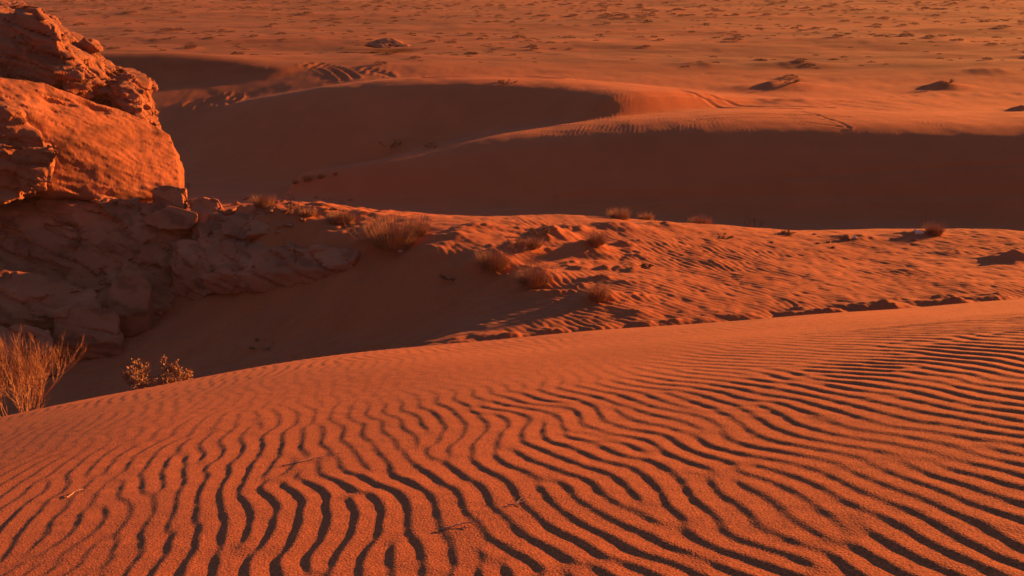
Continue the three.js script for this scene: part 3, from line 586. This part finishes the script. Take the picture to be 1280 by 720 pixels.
function tuft(w, h, n, c, r) { // dry grass: a dense cushion of fine blades
  const g = new THREE.Group(), st = new Strands(), old = new Strands();
  for (let i = 0; i < n; i++) {
    const a = r() * 6.2832, q = Math.sqrt(r()), x = Math.cos(a) * q * w * 0.30, z = Math.sin(a) * q * w * 0.30, out = 0.2 + 1.2 * q * r();
    st.blade(x, -0.02, z, Math.cos(a) * out + (r() - 0.5) * 0.5, 1, Math.sin(a) * out + (r() - 0.5) * 0.5, h * (0.35 + 0.8 * r()) * (1 - 0.2 * q), 0.005 + 0.004 * r(), 0.3 + 0.9 * r(), tone(c, r, 0.35));
  }
  for (let i = 0; i < n / 14; i++) { const a = r() * 6.2832, q = Math.sqrt(r()); const p = new THREE.Vector3(Math.cos(a) * q * w * 0.3, -0.02, Math.sin(a) * q * w * 0.3), e = p.clone().add(new THREE.Vector3(Math.cos(a) * q * h * 0.5, h * (0.75 + 0.3 * r()), Math.sin(a) * q * h * 0.5)); old.twig(p, e, 0.004, 0.002, tone(BARK, r, 0.2)); }
  mesh('blades', st, g); mesh('stalks', old, g); return g;
}
function twiggy(w, h, n, c, r, leafy = 0) { // low woody bush: branches that carry their leaves
  const g = new THREE.Group(), V = (k = 1, y = 0.5) => new THREE.Vector3(r() - 0.5, r() - y, r() - 0.5).multiplyScalar(k);
  for (let i = 0; i < n; i++) {
    const st = new Strands(), lf = new Strands(), tips = [], a = r() * 6.2832, o = 0.3 + 0.9 * r();
    branchOut(st, new THREE.Vector3(Math.cos(a) * w * 0.08, -0.02, Math.sin(a) * w * 0.08), new THREE.Vector3(Math.cos(a) * o * w / h * 0.6, 0.9, Math.sin(a) * o * w / h * 0.6).normalize(), h * 0.55, 0.011, 2, r, c, tips);
    for (const [p, v] of tips) for (let k = 0; k < (leafy ? 6 + leafy : 12); k++) lf.leaf(p.clone().addScaledVector(v, -0.25 * h * r()).add(V(0.16 * h)), V(1, 0.2).normalize(), (leafy ? 0.03 : 0.014) * (0.5 + h) * (0.6 + r()), (leafy ? 0.011 : 0.005) * (0.5 + h) * (0.6 + r()), tone(leafy ? [0.30, 0.18, 0.10] : c, r, 0.4), r);
    mesh('foliage', lf, mesh('branch', st, g));
  }
  const b = new THREE.Box3().setFromObject(g), k = h / (b.max.y - b.min.y), kx = w / Math.max(0.1, (b.max.x - b.min.x + b.max.z - b.min.z) / 2); for (const m of g.children) m.scale.set(kx, k, kx);
  return g;
}
const PX = d => F / (d * 1.04); // pixels of the survey per metre
{
  const r = rng(101);
  const T = (kind, px, py, w, h, label, from = 22, to = 34, name, category) => {
    let p = hit(px, py, from, to + 0.01); if (-p[2] > to - 0.1) { const x = sight(px, py)[0] * to; p = [x, groundY(x, -to), -to]; } else p[1] = groundY(p[0], p[2]);
    const s = PX(-p[2]), W = w / s, H = h / s;
    const g = kind === 'grass' ? tuft(W, H, Math.round(clamp(W * 1900, 300, 2200)), STRAW, r) : kind === 'twig' ? twiggy(W, H, 9, TWIG, r) : kind === 'green' ? twiggy(W, H, 8, GREEN, r) : twiggy(W, H, 10, BARK, r, 6);
    g.position.set(...p); g.rotation.y = r() * 6.28;
    return tag(g, name || (kind === 'grass' ? 'grass_tuft' : 'desert_shrub'), label, category || (kind === 'grass' ? 'grass tuft' : 'shrub'));
  };
  T('grass', 330, 258, 34, 18, 'round upright tuft of dry grass alone on the ledge crest', 28, 32.6);
  T('leaf', 368, 267, 28, 14, 'sparse pale shrub between two dry grass tufts on the ledge crest', 28, 32);
  T('grass', 385, 268, 34, 10, 'flattened tuft of dry grass next to the sparse pale shrub', 28, 31.8);
  T('grass', 428, 275, 48, 13, 'wide low tuft of dry grass behind the large grass bush', 28, 31.6);
  T('twig', 452, 302, 52, 32, 'dark twiggy bush against the shaded side of the large grass bush', 25, 30.6);
  T('grass', 492, 306, 84, 40, 'large pale bush of dry grass with a rounded crown on the ridge', 25, 30.4);
  T('grass', 524, 292, 28, 22, 'upright bunch of seed stalks at the sunny side of the large grass bush', 27, 31);
  T('grass', 618, 334, 48, 26, 'pale grass bush throwing a long black shadow into the hollow', 23, 28);
  T('twig', 648, 314, 38, 20, 'dark dead bush with bare twigs beside small pale grass', 24, 30);
  T('grass', 668, 308, 26, 14, 'small tuft of grass growing against the dark dead bush', 24, 30);
  T('grass', 668, 354, 56, 24, 'wispy spread-out grass bush at the brink of the shaded hollow', 22, 28);
  T('green', 678, 291, 34, 10, 'low dark green cushion plant on a hummock', 25, 31);
  T('grass', 746, 304, 30, 16, 'short grass tuft on top of a shaded hummock', 25, 31);
  T('grass', 748, 374, 30, 24, 'thin lone grass tuft on steep rippled sand near the dune edge', 20, 27);
  T('grass', 774, 273, 36, 14, 'grey-brown grass tuft at the rim of the dune shadow, next to a smaller one', 28, 35);
  T('grass', 808, 275, 26, 10, 'smaller grass tuft beside the grey-brown one at the shadow rim', 28, 35);
  T('grass', 876, 277, 38, 13, 'broad flat-topped grass tuft standing in the rim of the dune shadow', 28, 35);
  T('twig', 944, 266, 36, 14, 'dark thin bush standing in the shade of the long dune', 30, 38);
  T('grass', 1168, 292, 28, 16, 'feathery grass tuft beside the white stone at the shadow rim', 28, 35);
  T('green', 905, 297, 22, 6, 'tiny dark plant on the sunlit flat beyond the ripples', 26, 34);
  T('green', 985, 293, 18, 6, 'tiny dark plant near the edge of the dune shadow', 26, 34);
  T('green', 566, 348, 38, 9, 'flat dark cushion plant in the shade of the hollow', 20, 28);
  T('green', 326, 432, 44, 6, 'flat black-green plant on the shaded floor of the hollow', 18, 28);
  T('green', 808, 335, 18, 6, 'tiny green plant among steep sand ripples', 22, 32);
  for (const [px, py, w, h] of [[369, 219, 9, 7], [384, 217, 13, 10], [401, 215, 10, 7], [419, 213, 7, 5]]) { const t = T('grass', px, py, w, h, 'small sunlit grass tuft in the row at the low end of the long dune', 40, 46.7); t.userData.group = 'grass row on the dune end'; }
  T('green', 487, 184, 34, 10, 'dark bush in the shaded bowl of the horseshoe dune', 40, 54);
  T('green', 541, 184, 22, 7, 'smaller dark bush in the shaded bowl of the horseshoe dune', 40, 54);
  T('green', 633, 104, 26, 5, 'low dark bush on the rim of the horseshoe dune', 50, 60);
  T('green', 1182, 104, 22, 6, 'dark bush crowning a pointed mound on the plain', 50, 80);
  T('green', 984, 103, 26, 5, 'dark bush on the long low mound behind the long dune', 50, 80);
  // the leafy shrub behind the near crest
  { const d = 12.4, x = sight(195, 488)[0] * d, g = twiggy(0.85, 0.44, 18, BARK, r, 16); g.rotation.z = -0.15; g.position.set(x, groundY(x, -d), -d); tag(g, 'desert_shrub', 'leafy sunlit shrub leaning sideways just behind the crest of the rippled dune', 'shrub');
    const x2 = sight(205, 486)[0] * 12.2, t = tuft(0.5, 0.14, 500, STRAW, r); t.position.set(x2 - 0.15, groundY(x2 - 0.15, -12.2), -12.2); tag(t, 'grass_tuft', 'low sparse grass growing under the leafy sunlit shrub', 'grass tuft'); }
  // the tall broom bush
  { const d = 13.2, x = sight(22, 527)[0] * d, g = new THREE.Group();
    for (let i = 0; i < 12; i++) {
      const st = new Strands(), a = r() * 6.2832, o = i < 3 ? 0.6 : 0.15 + 0.5 * r(), tips = [];
      const dir = i === 0 ? new THREE.Vector3(0.50, 1, 0.1) : i === 1 ? new THREE.Vector3(0.36, 1, -0.15) : new THREE.Vector3(Math.cos(a) * o, 1, Math.sin(a) * o);
      branchOut(st, new THREE.Vector3(Math.cos(a) * 0.12, -0.05, Math.sin(a) * 0.12), dir.normalize(), 0.41 + 0.10 * r(), 0.009, 3, r, i % 3 ? [0.34, 0.19, 0.11] : [0.42, 0.27, 0.18], tips);
      const tw = new Strands(); for (const [p, v] of tips) for (let k = 0; k < 3; k++) tw.blade(p.x, p.y, p.z, v.x + (r() - 0.5) * 0.9, v.y + 0.15, v.z + (r() - 0.5) * 0.9, 0.07 + 0.09 * r(), 0.004, 0.1, tone([0.36, 0.18, 0.085], r, 0.3), 2);
      mesh('twigs', tw, mesh('branch', st, g)).userData.kind = 'stuff';
    }
    g.position.set(x, groundY(x, -d), -d); tag(g, 'broom_bush', 'tall dry broom bush with many upright bare twigs behind the dune crest', 'bush'); }
  // scrub of the far plain
  const kinds = [];
  for (let v = 0; v < 5; v++) { const st = new Strands(); for (let i = 0; i < 260; i++) { const a = r() * 6.2832, q = Math.sqrt(r()), y = (1 - q * q) * 0.42 * r(); st.leaf(new THREE.Vector3(Math.cos(a) * q * 0.5, y, Math.sin(a) * q * 0.5), new THREE.Vector3(Math.cos(a) * q + (r() - 0.5), 0.5 + 0.6 * r(), Math.sin(a) * q + (r() - 0.5)).normalize(), 0.06 + 0.10 * r(), 0.018 + 0.018 * r(), tone([0.12, 0.065, 0.035], r, 0.35), r); } kinds.push(st.geometry()); }
  for (const [x, d, size] of SCRUB) { const m = shadowed(new THREE.Mesh(kinds[(r() * 5) | 0], plantMat)); m.position.set(x, groundY(x, -d) - 0.02, -d); m.rotation.y = r() * 6.28; m.scale.set(size * 1.5, size * (0.5 + 0.4 * r()), size * 1.6); tag(m, 'plain_shrub', 'small dark shrub on its own hummock, scattered over the far plain', 'shrub', 'scrub of the far plain'); }
  { const n = 2200, m = shadowed(new THREE.InstancedMesh(kinds[0], plantMat, n)), M = new THREE.Matrix4(), q = new THREE.Quaternion(), Yax = new THREE.Vector3(0, 1, 0); // the rest, too small and too many to pick apart
    for (let i = 0; i < n;) { const d = 72 + 190 * r(), x = (r() - 0.5) * d, k = 0.45 + 0.9 * n2(x * 0.045 + 3, d * 0.03); if (r() > k || (x < -8 && d < 80)) continue; const w = 0.12 + 0.26 * r() * r() + 0.001 * d; M.compose(new THREE.Vector3(x, groundY(x, -d) - 0.02, -d), q.setFromAxisAngle(Yax, r() * 6.28), new THREE.Vector3(w * 1.7, w * 0.7, w * 1.7)); m.setMatrixAt(i++, M); }
    tag(m, 'distant_scrub', 'sprinkling of tiny dark scrub all over the far plain', 'scrub', null, 'stuff'); }
  // dead twigs on the rippled dune
  for (const [px, py, qx, qy, label] of [[352, 583, 428, 567, 'long thin dead twig lying across ripples in the middle of the near dune'], [84, 622, 104, 612, 'short dead twig lying on ripples below the broom bush'], [548, 662, 604, 654, 'straight pale twig lying over several ripple troughs'], [634, 633, 661, 626, 'short curved twig beside the straight pale twig']]) {
    const st = new Strands(), a = hit(px, py), b = hit(qx, qy), n = 7, pts = [];
    for (let i = 0; i <= n; i++) { const t = i / n, x = lerp(a[0], b[0], t) + 0.004 * Math.sin(t * 9), z = lerp(a[2], b[2], t) + 0.006 * Math.sin(t * 5 + px); pts.push(new THREE.Vector3(x, groundY(x, z) + 0.003, z)); }
    for (let i = 1; i < n; i++) pts[i].y = Math.max(pts[i].y, lerp(pts[0].y, pts[n].y, i / n) + 0.002);
    const o = pts[0].clone(), root = new THREE.Group(); for (const p of pts) p.sub(o);
    for (let i = 0; i < n; i++) st.twig(pts[i], pts[i + 1], 0.0026 - 0.0002 * i, 0.0024 - 0.0002 * i, tone([0.5, 0.3, 0.2], r, 0.15), 5);
    mesh('stem', st, root); const f = new Strands(), m = pts[3]; f.twig(m, m.clone().add(new THREE.Vector3(0.02, 0.006, -0.03)), 0.0016, 0.0008, BARK, 4); f.twig(pts[5], pts[5].clone().add(new THREE.Vector3(0.012, 0.005, 0.025)), 0.0014, 0.0008, BARK, 4); mesh('side_twig', f, root);
    root.position.copy(o); tag(root, 'dead_twig', label, 'twig');
  }
}

renderer.render(scene, camera);
